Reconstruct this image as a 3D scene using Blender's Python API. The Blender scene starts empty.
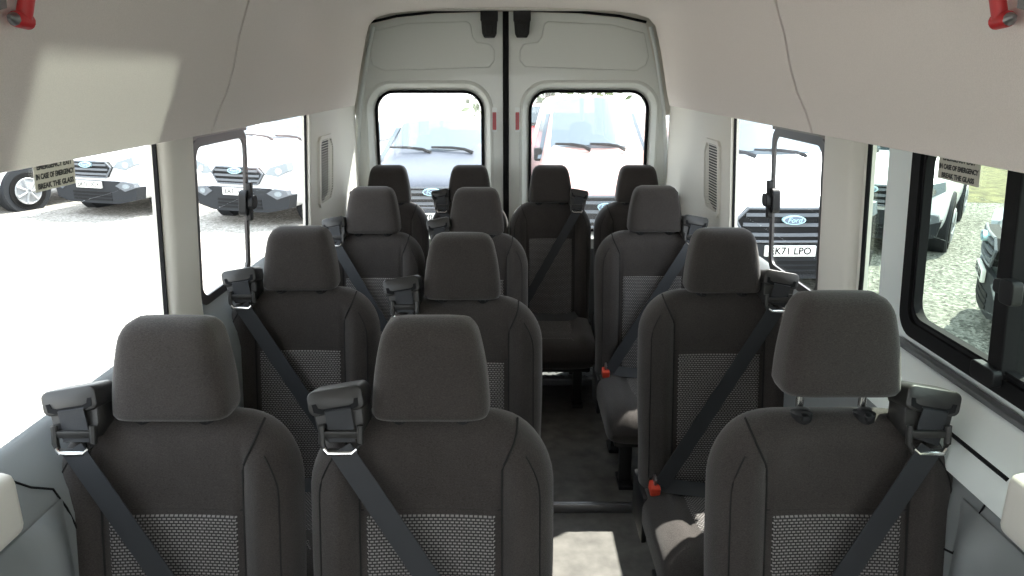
import bpy, bmesh, math, random
from mathutils import Vector, Matrix
PI = math.pi
sc = bpy.context.scene
COL = sc.collection
random.seed(7)

# ------------------------------------------------------------------ materials
def newmat(name):
    m = bpy.data.materials.new(name); m.use_nodes = True
    nt = m.node_tree
    return m, nt, nt.nodes['Principled BSDF']

def plain(name, col, rough=0.5, metal=0.0, noise=0.0, nscale=30, bump=0.0, bscale=200, coat=0.0, emit=None, spec=0.5):
    m, nt, b = newmat(name)
    b.inputs['Base Color'].default_value = (*col, 1)
    b.inputs['Roughness'].default_value = rough
    b.inputs['Metallic'].default_value = metal
    b.inputs['Specular IOR Level'].default_value = spec
    if coat: b.inputs['Coat Weight'].default_value = coat
    tc = nt.nodes.new('ShaderNodeTexCoord')
    if noise:
        n = nt.nodes.new('ShaderNodeTexNoise'); n.inputs['Scale'].default_value = nscale; n.inputs['Detail'].default_value = 6
        r = nt.nodes.new('ShaderNodeValToRGB')
        r.color_ramp.elements[0].position = .3; r.color_ramp.elements[1].position = .7
        r.color_ramp.elements[0].color = (*[c * (1 - noise) for c in col], 1)
        r.color_ramp.elements[1].color = (*[min(1, c * (1 + noise)) for c in col], 1)
        nt.links.new(tc.outputs['Object'], n.inputs['Vector'])
        nt.links.new(n.outputs['Fac'], r.inputs['Fac']); nt.links.new(r.outputs['Color'], b.inputs['Base Color'])
    if bump:
        n2 = nt.nodes.new('ShaderNodeTexNoise'); n2.inputs['Scale'].default_value = bscale; n2.inputs['Detail'].default_value = 4
        bp = nt.nodes.new('ShaderNodeBump'); bp.inputs['Strength'].default_value = bump; bp.inputs['Distance'].default_value = .004
        nt.links.new(tc.outputs['Object'], n2.inputs['Vector'])
        nt.links.new(n2.outputs['Fac'], bp.inputs['Height']); nt.links.new(bp.outputs['Normal'], b.inputs['Normal'])
    return m

def fabric(name, c0, c1):
    m, nt, b = newmat(name)
    b.inputs['Roughness'].default_value = .92; b.inputs['Specular IOR Level'].default_value = .15
    b.inputs['Sheen Weight'].default_value = .22; b.inputs['Sheen Roughness'].default_value = .5
    tc = nt.nodes.new('ShaderNodeTexCoord')
    mp = nt.nodes.new('ShaderNodeMapping'); mp.inputs['Scale'].default_value = (1.0, 1.0, 2.6)
    n = nt.nodes.new('ShaderNodeTexNoise'); n.inputs['Scale'].default_value = 330; n.inputs['Detail'].default_value = 5
    n3 = nt.nodes.new('ShaderNodeTexNoise'); n3.inputs['Scale'].default_value = 9; n3.inputs['Detail'].default_value = 3
    mx = nt.nodes.new('ShaderNodeMath'); mx.operation = 'MULTIPLY_ADD'; mx.inputs[1].default_value = .75
    m2 = nt.nodes.new('ShaderNodeMath'); m2.operation = 'MULTIPLY'; m2.inputs[1].default_value = .25
    r = nt.nodes.new('ShaderNodeValToRGB')
    r.color_ramp.elements[0].position = .35; r.color_ramp.elements[1].position = .65
    r.color_ramp.elements[0].color = (*c0, 1); r.color_ramp.elements[1].color = (*c1, 1)
    L = nt.links.new
    L(tc.outputs['Object'], mp.inputs['Vector']); L(mp.outputs['Vector'], n.inputs['Vector']); L(tc.outputs['Object'], n3.inputs['Vector'])
    L(n3.outputs['Fac'], m2.inputs[0]); L(n.outputs['Fac'], mx.inputs[0]); L(m2.outputs[0], mx.inputs[2])
    L(mx.outputs[0], r.inputs['Fac']); L(r.outputs['Color'], b.inputs['Base Color'])
    bp = nt.nodes.new('ShaderNodeBump'); bp.inputs['Strength'].default_value = .35; bp.inputs['Distance'].default_value = .002
    L(n.outputs['Fac'], bp.inputs['Height']); L(bp.outputs['Normal'], b.inputs['Normal'])
    return m

def dotted(name, dark, light, flat=False):
    """woven insert: staggered pale dashes on a dark ground"""
    m, nt, b = newmat(name)
    b.inputs['Roughness'].default_value = .9; b.inputs['Specular IOR Level'].default_value = .2
    tc = nt.nodes.new('ShaderNodeTexCoord'); sx = nt.nodes.new('ShaderNodeSeparateXYZ'); cb = nt.nodes.new('ShaderNodeCombineXYZ')
    L = nt.links.new
    L(tc.outputs['Object'], sx.inputs[0]); L(sx.outputs['X'], cb.inputs['X']); L(sx.outputs['Y' if flat else 'Z'], cb.inputs['Y'])
    br = nt.nodes.new('ShaderNodeTexBrick')
    br.inputs['Scale'].default_value = 1.0; br.inputs['Brick Width'].default_value = .0092; br.inputs['Row Height'].default_value = .0060
    br.inputs['Mortar Size'].default_value = .0024; br.inputs['Mortar Smooth'].default_value = .9; br.offset = .5
    br.inputs['Color1'].default_value = (*light, 1); br.inputs['Color2'].default_value = (*[c * .85 for c in light], 1); br.inputs['Mortar'].default_value = (*dark, 1)
    L(cb.outputs[0], br.inputs['Vector']); L(br.outputs['Color'], b.inputs['Base Color'])
    bp = nt.nodes.new('ShaderNodeBump'); bp.inputs['Strength'].default_value = .3; bp.inputs['Distance'].default_value = .002; bp.invert = True
    L(br.outputs['Fac'], bp.inputs['Height']); L(bp.outputs['Normal'], b.inputs['Normal'])
    return m

def glassmat(name, tint=(1, 1, 1), refl=.06, veil=0.0):
    m = bpy.data.materials.new(name); m.use_nodes = True
    nt = m.node_tree; nt.nodes.clear()
    o = nt.nodes.new('ShaderNodeOutputMaterial'); t = nt.nodes.new('ShaderNodeBsdfTransparent'); t.inputs[0].default_value = (*tint, 1)
    g = nt.nodes.new('ShaderNodeBsdfGlossy'); g.inputs['Roughness'].default_value = .02
    mx = nt.nodes.new('ShaderNodeMixShader'); mx.inputs[0].default_value = refl
    nt.links.new(t.outputs[0], mx.inputs[1]); nt.links.new(g.outputs[0], mx.inputs[2])
    last = mx
    if veil:
        d = nt.nodes.new('ShaderNodeBsdfTranslucent'); d.inputs[0].default_value = (1, 1, 1, 1)
        m2 = nt.nodes.new('ShaderNodeMixShader'); m2.inputs[0].default_value = veil
        nt.links.new(mx.outputs[0], m2.inputs[1]); nt.links.new(d.outputs[0], m2.inputs[2]); last = m2
    nt.links.new(last.outputs[0], o.inputs['Surface'])
    return m

def gravelmat():
    m, nt, b = newmat('gravel')
    b.inputs['Roughness'].default_value = .95; b.inputs['Specular IOR Level'].default_value = .1
    L = nt.links.new; N = nt.nodes.new
    tc = N('ShaderNodeTexCoord')
    v = N('ShaderNodeTexVoronoi'); v.inputs['Scale'].default_value = 30
    n = N('ShaderNodeTexNoise'); n.inputs['Scale'].default_value = .7; n.inputs['Detail'].default_value = 8
    s = N('ShaderNodeSeparateXYZ'); L(tc.outputs['Object'], s.inputs[0])
    # gravel colour carries the uneven exposure: bleached on one side, darker on the other
    mr = N('ShaderNodeMapRange'); mr.inputs['From Min'].default_value = -1.0; mr.inputs['From Max'].default_value = 2.0
    L(s.outputs['X'], mr.inputs['Value'])
    r1 = N('ShaderNodeValToRGB'); r1.color_ramp.elements[0].color = (.22, .20, .175, 1); r1.color_ramp.elements[1].color = (.60, .57, .52, 1)
    r2 = N('ShaderNodeValToRGB'); r2.color_ramp.elements[0].color = (.07, .072, .062, 1); r2.color_ramp.elements[1].color = (.36, .36, .32, 1)
    L(v.outputs['Color'], r1.inputs['Fac']); L(v.outputs['Color'], r2.inputs['Fac'])
    mx = N('ShaderNodeMixRGB'); L(mr.outputs[0], mx.inputs[0]); L(r1.outputs['Color'], mx.inputs[1]); L(r2.outputs['Color'], mx.inputs[2])
    m3 = N('ShaderNodeMixRGB'); m3.blend_type = 'MULTIPLY'; m3.inputs[0].default_value = .35
    L(mx.outputs[0], m3.inputs[1]); L(n.outputs['Fac'], m3.inputs[2])
    L(m3.outputs[0], b.inputs['Base Color'])
    bp = N('ShaderNodeBump'); bp.inputs['Strength'].default_value = .6; bp.inputs['Distance'].default_value = .03
    L(v.outputs['Distance'], bp.inputs['Height']); L(bp.outputs['Normal'], b.inputs['Normal'])
    L(tc.outputs['Object'], v.inputs['Vector']); L(tc.outputs['Object'], n.inputs['Vector'])
    return m

M = {}
M['fabric'] = fabric('charcoal_fabric', (.026, .0225, .021), (.058, .051, .048))
M['insert'] = dotted('woven_insert', (.018, .017, .017), (.26, .245, .24))
M['insert_flat'] = dotted('woven_insert_flat', (.018, .017, .017), (.26, .245, .24), True)
M['seam'] = plain('seam_thread', (.009, .0085, .008), .9)
M['belt'] = plain('belt_webbing', (.022, .024, .028), .6, bump=.2, bscale=700)
M['black'] = plain('black_plastic', (.011, .011, .012), .5, spec=.3, bump=.05, bscale=900)
M['housing'] = plain('housing_plastic', (.024, .023, .022), .42, bump=.08, bscale=900)
M['chrome'] = plain('chrome', (.75, .75, .74), .2, 1.0)
M['steel'] = plain('dull_steel', (.30, .30, .31), .35, 1.0)
M['red'] = plain('red_plastic', (.55, .03, .035), .4)
M['button'] = plain('buckle_red', (.62, .06, .03), .4)
M['liner'] = plain('roof_liner', (.86, .80, .765), .95, noise=.04, nscale=400, bump=.3, bscale=500, spec=.1)
M['trim'] = plain('beige_trim', (.70, .68, .62), .6, bump=.06, bscale=600)
M['grey_trim'] = plain('grey_trim', (.22, .235, .24), .5, bump=.06, bscale=600)
M['dark_trim'] = plain('dark_trim', (.115, .12, .125), .5, bump=.06, bscale=600)
M['paint'] = plain('white_paint', (.72, .75, .72), .32, coat=.3)
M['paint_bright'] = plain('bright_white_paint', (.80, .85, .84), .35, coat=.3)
M['seal'] = plain('rubber_seal', (.008, .008, .009), .8, spec=.2)
M['frame_grey'] = plain('window_frame_grey', (.06, .055, .055), .45)
M['rail'] = plain('rail_grey', (.20, .175, .165), .5)
M['floor'] = plain('floor_vinyl', (.115, .11, .10), .55, noise=.35, nscale=14, bump=.08, bscale=300)
M['tint'] = glassmat('tinted_glass', (.76, .82, .77), .05)
M['glass'] = glassmat('clear_glass', (.97, .985, .98), .05)
M['rear_glass'] = glassmat('veiled_glass', (.86, .88, .88), .05, .008)  # white translucent veil imitates the washed-out glare in these panes
M['reflector'] = plain('red_reflector', (.45, .03, .04), .25)
M['white_label'] = plain('white_label', (.72, .72, .68), .6)
M['ink'] = plain('dark_ink', (.03, .03, .03), .6)
M['plate_ink'] = plain('plate_ink', (.003, .003, .003), .9, spec=0)
M['clear_label'] = plain('sticker_film', (.50, .48, .42), .6)
M['gravel'] = gravelmat()
M['grass'] = plain('grass', (.095, .09, .035), .9, noise=.5, nscale=6, bump=.8, bscale=40)
M['leaf'] = plain('leaf', (.06, .085, .018), .8, noise=.4, nscale=3)
M['bark'] = plain('bark', (.10, .075, .05), .9, noise=.3)
M['car_white'] = plain('car_white', (.80, .81, .82), .3, coat=.6)
M['car_grey'] = plain('car_grey', (.07, .08, .105), .4, coat=.15)
M['car_red'] = plain('car_red', (.22, .008, .008), .3, coat=.6)
M['car_red_bleached'] = plain('car_red_bleached', (.60, .36, .32), .4, coat=.15)  # red paint bleached to pale rose, with the overexposure put into the colour
M['car_green'] = plain('car_green', (.004, .014, .014), .3, coat=.3)
M['car_black'] = plain('car_black', (.008, .008, .01), .3, coat=.6)
M['screen'] = plain('car_windscreen', (.03, .045, .055), .08, spec=.5)
M['screen_pale'] = plain('pale_windscreen', (.12, .15, .175), .15, spec=.5)
M['bumper'] = plain('bumper_plastic', (.022, .024, .027), .7, spec=.2)
M['grille'] = plain('grille_black', (.007, .0075, .0085), .6, spec=.2)
M['slat'] = plain('grille_slat', (.12, .13, .145), .4, spec=.3)
M['lamp'] = plain('lamp_lens', (.22, .25, .27), .2)
M['tyre'] = plain('tyre', (.007, .007, .007), .9, spec=.2)
M['wheel'] = plain('wheel_silver', (.35, .36, .37), .35, .3)
M['badge'] = plain('badge_pale', (.42, .66, .72), .3)
M['badge_blue'] = plain('badge_blue', (.13, .16, .22), .3)
M['building'] = plain('render_wall', (.62, .62, .60), .9, noise=.08, nscale=2)

# ------------------------------------------------------------------ mesh helpers
class MB:
    def __init__(s): s.bm = bmesh.new()
    def face(s, vs):
        try: return s.bm.faces.new(vs)
        except ValueError: return None
    def v(s, p): return s.bm.verts.new(p)
    def box(s, x0, x1, y0, y1, z0, z1, bev=0.0, seg=2, mat=None):
        b = bmesh.new(); bmesh.ops.create_cube(b, size=1)
        for q in b.verts:
            q.co = Vector(((x0 + x1) / 2 + q.co.x * (x1 - x0), (y0 + y1) / 2 + q.co.y * (y1 - y0), (z0 + z1) / 2 + q.co.z * (z1 - z0)))
        if bev: bmesh.ops.bevel(b, geom=list(b.edges), offset=bev, segments=seg, affect='EDGES', profile=.5)
        s.merge(b, mat); return s
    def merge(s, b, mat=None):
        mp = {}
        for q in b.verts: mp[q] = s.bm.verts.new((mat @ q.co) if mat else q.co)
        for f in b.faces: s.face([mp[q] for q in f.verts])
        b.free()
    def rings(s, rings, caps=True, closed=True):
        vv = [[s.v(p) for p in r] for r in rings]
        n = len(vv[0])
        for a, b in zip(vv, vv[1:]):
            for i in range(n if closed else n - 1):
                j = (i + 1) % n; s.face([a[i], a[j], b[j], b[i]])
        if caps and closed:
            s.face(list(reversed(vv[0]))); s.face(vv[-1])
        return s
    def grid(s, rows):
        vv = [[s.v(p) for p in r] for r in rows]
        for a, b in zip(vv, vv[1:]):
            for i in range(len(a) - 1): s.face([a[i], a[i + 1], b[i + 1], b[i]])
        return s
    def tube(s, pts, r, n=8, rr=None):
        pts = [Vector(p) for p in pts]; R = []
        up = Vector((0, 0, 1))
        for i, p in enumerate(pts):
            d = (pts[min(i + 1, len(pts) - 1)] - pts[max(i - 1, 0)]).normalized()
            u = up if abs(d.dot(up)) < .95 else Vector((1, 0, 0))
            a = d.cross(u).normalized(); b = d.cross(a)
            q = rr[i] if rr else r
            R.append([p + a * q * math.cos(2 * PI * k / n) + b * q * math.sin(2 * PI * k / n) for k in range(n)])
        return s.rings(R)
    def ribbon(s, pts, wid, th, wdir=Vector((1, 0, 0)), nrm=Vector((0, -1, 0))):
        """flat strap through pts; the width direction is kept across the path"""
        pts = [Vector(p) for p in pts]; R = []
        for i, p in enumerate(pts):
            d = (pts[min(i + 1, len(pts) - 1)] - pts[max(i - 1, 0)]).normalized()
            w = d.cross(nrm).normalized()
            if w.dot(wdir) < 0: w = -w
            n = w.cross(d).normalized()
            R.append([p - w * wid / 2 - n * th / 2, p + w * wid / 2 - n * th / 2, p + w * wid / 2 + n * th / 2, p - w * wid / 2 + n * th / 2])
        return s.rings(R)
    def prism(s, poly, fn, d0, d1):
        """2-D outline extruded between depths d0 and d1; fn(u, v, d) gives the point"""
        return s.rings([[fn(u, v, d0) for u, v in poly], [fn(u, v, d1) for u, v in poly]])
    def xform(s, mat):
        bmesh.ops.transform(s.bm, matrix=mat, verts=list(s.bm.verts)); return s
    def build(s, name, mat, parent=None, smooth=True, angle=38, subsurf=0, kind=None, bev=0):
        bmesh.ops.remove_doubles(s.bm, verts=list(s.bm.verts), dist=1e-5)
        bmesh.ops.recalc_face_normals(s.bm, faces=list(s.bm.faces))
        me = bpy.data.meshes.new(name); s.bm.to_mesh(me); s.bm.free()
        me.materials.append(mat)
        if smooth:
            for p in me.polygons: p.use_smooth = True
            if not subsurf: me.set_sharp_from_angle(angle=math.radians(angle))
        o = bpy.data.objects.new(name, me); COL.objects.link(o)
        if parent: o.parent = parent
        if bev:
            md = o.modifiers.new('bevel', 'BEVEL'); md.width = bev; md.segments = 2; md.limit_method = 'ANGLE'
        if subsurf:
            md = o.modifiers.new('subsurf', 'SUBSURF'); md.levels = subsurf; md.render_levels = subsurf
        if kind: o['kind'] = kind
        return o

def tag(o, label, cat, group=None, kind=None):
    o['label'] = label; o['category'] = cat
    if group: o['group'] = group
    if kind: o['kind'] = kind
    return o
def thing(name, label, cat, loc=(0, 0, 0), rz=0, group=None):
    o = bpy.data.objects.new(name, None); COL.objects.link(o); o.empty_display_size = .1
    o.location = loc; o.rotation_euler = (0, 0, rz)
    return tag(o, label, cat, group)
def copy_tree(o, parent=None):
    c = o.copy(); COL.objects.link(c)
    if parent: c.parent = parent
    for ch in list(o.children): copy_tree(ch, c)
    return c
def sstep(a, b, x):
    t = max(0, min(1, (x - a) / (b - a))); return t * t * (3 - 2 * t)
def rrect(x0, x1, z0, z1, r, n=6, rs=None):
    rs = rs or (r, r, r, r); out = []
    for (cx, cz, a0, q) in ((x1, z1, 0, rs[0]), (x0, z1, 90, rs[1]), (x0, z0, 180, rs[2]), (x1, z0, 270, rs[3])):
        ox = cx - q if cx == x1 else cx + q; oz = cz - q if cz == z1 else cz + q
        for k in range(n + 1):
            a = math.radians(a0 + 90 * k / n); out.append((ox + q * math.cos(a), oz + q * math.sin(a)))
    return out
def star_loop(poly, c, angs):
    out = []; n = len(poly)
    for a in angs:
        d = (math.cos(a), math.sin(a)); best = None
        for i in range(n):
            x1, y1 = poly[i][0] - c[0], poly[i][1] - c[1]; x2, y2 = poly[(i + 1) % n][0] - c[0], poly[(i + 1) % n][1] - c[1]
            ex, ey = x2 - x1, y2 - y1; den = d[0] * ey - d[1] * ex
            if abs(den) < 1e-12: continue
            t = (x1 * ey - y1 * ex) / den; u = (x1 * d[1] - y1 * d[0]) / den
            if t > 0 and -1e-6 <= u <= 1 + 1e-6 and (best is None or t > best): best = t
        out.append((c[0] + d[0] * best, c[1] + d[1] * best))
    return out
def ring_loft(mb, loops, c, fn):
    """loops: (polygon, depth) around one centre, skinned one to the next: a panel with a hole"""
    angs = []
    for poly, _ in loops:
        angs += [math.atan2(q[1] - c[1], q[0] - c[0]) for q in poly]
    angs = sorted(set(round(a, 4) for a in angs))
    R = [[fn(u, v, d) for u, v in star_loop(poly, c, angs)] for poly, d in loops]
    mb.rings(R, caps=False); return mb
def text_mesh(name, body, size, mat, matrix, parent=None, depth=.0006, shear=0.0, bold=0.0):
    cu = bpy.data.curves.new(name, 'FONT'); cu.body = body; cu.size = size; cu.align_x = 'CENTER'; cu.align_y = 'CENTER'
    cu.extrude = depth; cu.shear = shear; cu.offset = bold; cu.resolution_u = 3
    t = bpy.data.objects.new(name, cu); COL.objects.link(t)
    dg = bpy.context.evaluated_depsgraph_get(); dg.update()
    me = bpy.data.meshes.new_from_object(t.evaluated_get(dg)); bpy.data.objects.remove(t)
    me.transform(matrix); me.materials.clear(); me.materials.append(mat)
    o = bpy.data.objects.new(name, me); COL.objects.link(o)
    if parent: o.parent = parent
    return o

# ------------------------------------------------------------------ van shell
GZ = -.65                                   # ground below the van floor
def wx(z): return .91 - max(0, z - 1.0) * .068        # inner face of the side wall
def wall_fn(sd):
    return lambda y, z, d: Vector((sd * (wx(z) + d), y, z))
def slab(mb, sd, y0, y1, z0, z1, d0=0, d1=.06):
    nz = max(1, int((z1 - z0) / .1)); f = wall_fn(sd)
    for i in range(nz):
        a, b = z0 + (z1 - z0) * i / nz, z0 + (z1 - z0) * (i + 1) / nz
        mb.rings([[f(y0, a, d0), f(y1, a, d0), f(y1, a, d1), f(y0, a, d1)], [f(y0, b, d0), f(y1, b, d0), f(y1, b, d1), f(y0, b, d1)]], caps=(True))
WB = .935                                   # bottom of the side glass
def side_wall(sd, name, wins):
    mb = MB()
    slab(mb, sd, -1.75, 4.10, -.35, WB, 0, .03)
    slab(mb, sd, -1.75, 4.10, 1.49, 2.0, 0, .07)
    edges = [-1.75] + [e for w in wins for e in w] + [4.10]
    for a, b in zip(edges[::2], edges[1::2]): slab(mb, sd, a, b, WB, 1.49, 0, .012)
    o = mb.build(name, M['trim'], smooth=False, kind='structure'); return o
side_wall(-1, 'wall_left', [(-1.3, .25), (.90, 1.83), (2.02, 3.20)])
side_wall(1, 'wall_right', [(-1.3, .25), (.90, 1.81), (2.06, 2.96)])
# floor with a shallow step; front bulkhead below the windscreen
mb = MB(); mb.box(-.92, .92, 2.5, 4.1, -.12, 0); mb.box(-.92, .92, -1.7, 2.5, -.14, -.03)
mb.build('floor', M['floor'], smooth=False, kind='structure')
mb = MB()
mb.box(-.97, .97, -1.8, -1.7, -.35, .92)
mb.box(-.97, .97, -1.8, -1.7, 1.62, 2.0)
mb.build('wall_front', M['dark_trim'], smooth=False, kind='structure')
mb = MB(); mb.box(-.40, .78, 2.492, 2.508, -.004, .006, .002); mb.box(-.40, .78, 2.485, 2.492, -.03, .004, .001)
mb.build('trim_1', M['steel'], kind='structure')
# rear tread plate
mb = MB(); mb.box(-.86, .86, 3.62, 3.98, .0, .045, .012)
for i in range(40):
    for j in range(6):
        x = -.82 + i * .042 + (j % 2) * .02; y = 3.66 + j * .05
        mb.box(-.014, .014, -.004, .004, 0, .004, 0, mat=Matrix.Translation((x, y, .045)) @ Matrix.Rotation(PI / 4 * (1 if j % 2 else -1), 4, 'Z'))
mb.build('trim_2', plain('tread_grey', (.16, .165, .165), .4), smooth=False, kind='structure')

# roof: outer skin and the moulded liner with a real gap at its seam
mb = MB(); mb.box(-.97, .97, -1.8, 4.2, 2.0, 2.05); mb.build('roof', M['paint'], smooth=False, kind='structure')
PF = [(.93, 1.478), (.815, 1.452), (.803, 1.455), (.800, 1.464), (.780, 1.51), (.752, 1.56), (.728, 1.62), (.705, 1.70), (.670, 1.79), (.635, 1.85), (.585, 1.90), (.50, 1.93), (.35, 1.95), (.15, 1.958), (0, 1.96)]
PR = [(.93, 1.478), (.835, 1.452), (.823, 1.455), (.820, 1.464), (.806, 1.52), (.790, 1.60), (.770, 1.69), (.748, 1.78), (.726, 1.85), (.690, 1.885), (.62, 1.905), (.50, 1.918), (.35, 1.928), (.15, 1.935), (0, 1.937)]
def liner_row(y):
    t = sstep(2.0, 3.95, y)
    h = [(a[0] * (1 - t) + b[0] * t, a[1] * (1 - t) + b[1] * t) for a, b in zip(PF, PR)]
    full = [(-x, z) for x, z in h] + [(x, z) for x, z in reversed(h[:-1])]
    return [Vector((x, y, z)) for x, z in full]
mb = MB()
def liner_panel(y0, y1, n):
    ys = [y0 + (y1 - y0) * i / n for i in range(n + 1)]
    rows = [liner_row(y) for y in ys]
    lip = lambda row, dy: [p + Vector((0, dy, 0)) + Vector((0 if abs(p.x) > .9 else math.copysign(.02, p.x) if abs(p.x) > .6 else 0, 0, .02)) for p in row]
    rows = [lip(rows[0], 0)] + [[p for p in rows[0]]] + rows[1:] + [lip(rows[-1], 0)]
    mb.grid(rows)
liner_panel(-1.7, 1.985, 12); liner_panel(2.0, 3.93, 14)
mb.build('ceiling', M['liner'], angle=50, kind='structure', bev=0)

# pillar covers
def pillar_cover(name, sd, y0, y1, z0, z1, d, mat, r=.03):
    """moulded cover standing proud of the wall by d, with rolled edges"""
    mb = MB(); f = wall_fn(sd)
    prof = [(y0, .02), (y0, -d + r), (y0 + r * .3, -d + r * .3), (y0 + r, -d), (y1 - r, -d), (y1 - r * .3, -d + r * .3), (y1, -d + r), (y1, .02)]
    n = 6; mb.rings([[f(y, z0 + (z1 - z0) * i / n, q) for y, q in prof] for i in range(n + 1)])
    return mb.build(name, mat, kind='structure', angle=60)
pillar_cover('trim_3', -1, 1.833, 2.02, .90, 1.50, .025, M['trim'])
pillar_cover('trim_4', 1, 1.845, 2.06, .90, 1.50, .025, M['trim'])
pillar_cover('trim_5', -1, .30, .885, .70, 1.50, .03, M['trim'])
pillar_cover('trim_6', 1, .30, .885, .70, 1.50, .03, M['trim'])
# rear corner covers: curve from the side wall to the door frame
def corner_cover(name, sd, y0, xr):
    mb = MB(); rows = []
    for i in range(15):
        z = -.0 + 1.50 * i / 14
        xw = wx(z) + .0
        q = [(xw + .02, y0), (xw - .012, y0 + .005), (xw - .02, y0 + .03), (xw - .022, y0 + .30), (xw - .03, y0 + .42), (xr + .03, 3.86), (xr, 3.97), (xr, 4.04), (xr + .04, 4.045)]
        rows.append([Vector((sd * x, y, z)) for x, y in q])
    mb.grid(rows); return mb.build(name, M['trim'], kind='structure', angle=60)
corner_cover('trim_7', -1, 3.20, .845); corner_cover('trim_8', 1, 2.96, .85)

# louvred air outlets in the corner covers
def air_vent(sd, y0, y1, label):
    t = thing('air_vent', label, 'vent', (sd * .878, (y0 + y1) / 2, 1.18), 0, None)
    t.rotation_euler = (0, 0, 0)
    f = lambda y, z, d: Vector((sd * (wx(z + 1.18) - .024 + d - .878), y, z))
    h, w = .16, (y1 - y0) / 2
    cut = .05
    outer = [(-w, -h + .02), (-w + .02, -h), (w - cut, -h), (w, -h + cut), (w, h - cut), (w - cut, h), (-w + .02, h), (-w, h - .02)]
    inner = [(u * (1 - .022 / w), v * (1 - .018 / h)) for u, v in outer]
    mb = MB(); ring_loft(mb, [(outer, .01), (outer, -.008), (inner, -.008), (inner, .01)], (0, 0), f); mb.build('frame', M['trim'], t)
    mb = MB(); mb.prism(inner, f, .002, .004); mb.build('backing', M['black'], t, smooth=False)
    mb = MB()
    for i in range(24):
        z = -h + .024 + i * (2 * h - .048) / 23
        mb.rings([[f(-w + .018, z - .003, .003), f(w - .018, z - .003, .003), f(w - .018, z + .001, -.007), f(-w + .018, z + .001, -.007)],
                  [f(-w + .018, z + .001, .003), f(w - .018, z + .001, .003), f(w - .018, z + .004, -.007), f(-w + .018, z + .004, -.007)]])
    mb.build('louvre_slats', M['trim'], t, smooth=False)
    return t
air_vent(-1, 3.31, 3.58, 'tall beige louvred air vent beside the sliding window that shows the white SUV')
air_vent(1, 3.07, 3.33, 'tall beige louvred air vent on the rear corner behind the third single seat')

# side trim panel below the windows
def side_panel(sd, name, y0, y1, mat_top, mat_low):
    mb = MB()
    prof = [(.925, .955), (.905, .945), (.865, .88), (.845, .845), (.835, .80), (.832, .55), (.84, .50), (.88, .46), (.915, .45)]
    rows = []
    for i in range(13):
        y = y0 + (y1 - y0) * i / 12
        rows.append([Vector((sd * x, y, z)) for x, z in prof])
    mb.grid(rows); o = mb.build(name, mat_top, kind='structure', angle=50)
    return o
side_panel(-1, 'trim_9', .89, 3.25, M['grey_trim'], None)
side_panel(1, 'trim_10', .89, 2.98, M['grey_trim'], None)
for sd, n in ((-1, 17), (1, 18)):
    mb = MB(); mb.box(min(sd * .80, sd * .92), max(sd * .80, sd * .92), .78, 1.055, .875, .99, .02, 3); mb.build('trim_%d' % n, M['trim'], kind='structure')
# groove lines and arm recess on those panels
def groove(sd, pts, name, r=.0022):
    mb = MB(); mb.tube([Vector((sd * x, y, z)) for x, y, z in pts], r, 6); return mb.build(name, M['seal'], kind='structure')
groove(-1, [(.886, 1.14, .918), (.868, 1.165, .888), (.850, 1.195, .866), (.8385, 1.205, .82), (.834, 1.215, .77), (.8325, 1.235, .735), (.8325, 1.27, .722), (.8325, 1.6, .72)], 'trim_11')
groove(1, [(.886, 1.10, .918), (.868, 1.13, .888), (.850, 1.15, .866), (.8385, 1.155, .82), (.834, 1.165, .77), (.8325, 1.185, .735), (.8325, 1.22, .722), (.8325, 1.6, .72)], 'trim_12')
# scooped grip under the rail, in front of each seat
for sd, n in ((-1, 13), (1, 14)):
    mb = MB(); rows = []
    for i in range(21):
        t = i / 20; y = .90 + t * .30
        rows.append([])
        for j in range(13):
            q = j / 12; z = .845 - .30 * q
            b = sstep(0, .2, q) * (1 - sstep(.75, 1, q)) * sstep(0, .3, t) * (1 - sstep(.8, 1.0, t))
            ridge = math.exp(-((t - .75) / .12) ** 2) * (1 - sstep(.7, 1, q)) * sstep(0, .12, q)
            rows[-1].append(Vector((sd * (.836 - .020 * ridge - .012 * b + (.004 if i in (0, 20) or j in (0, 12) else 0)), y, z)))
    mb.grid(rows); mb.build('trim_%d' % n, M['grey_trim'], kind='structure', angle=60)
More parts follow.
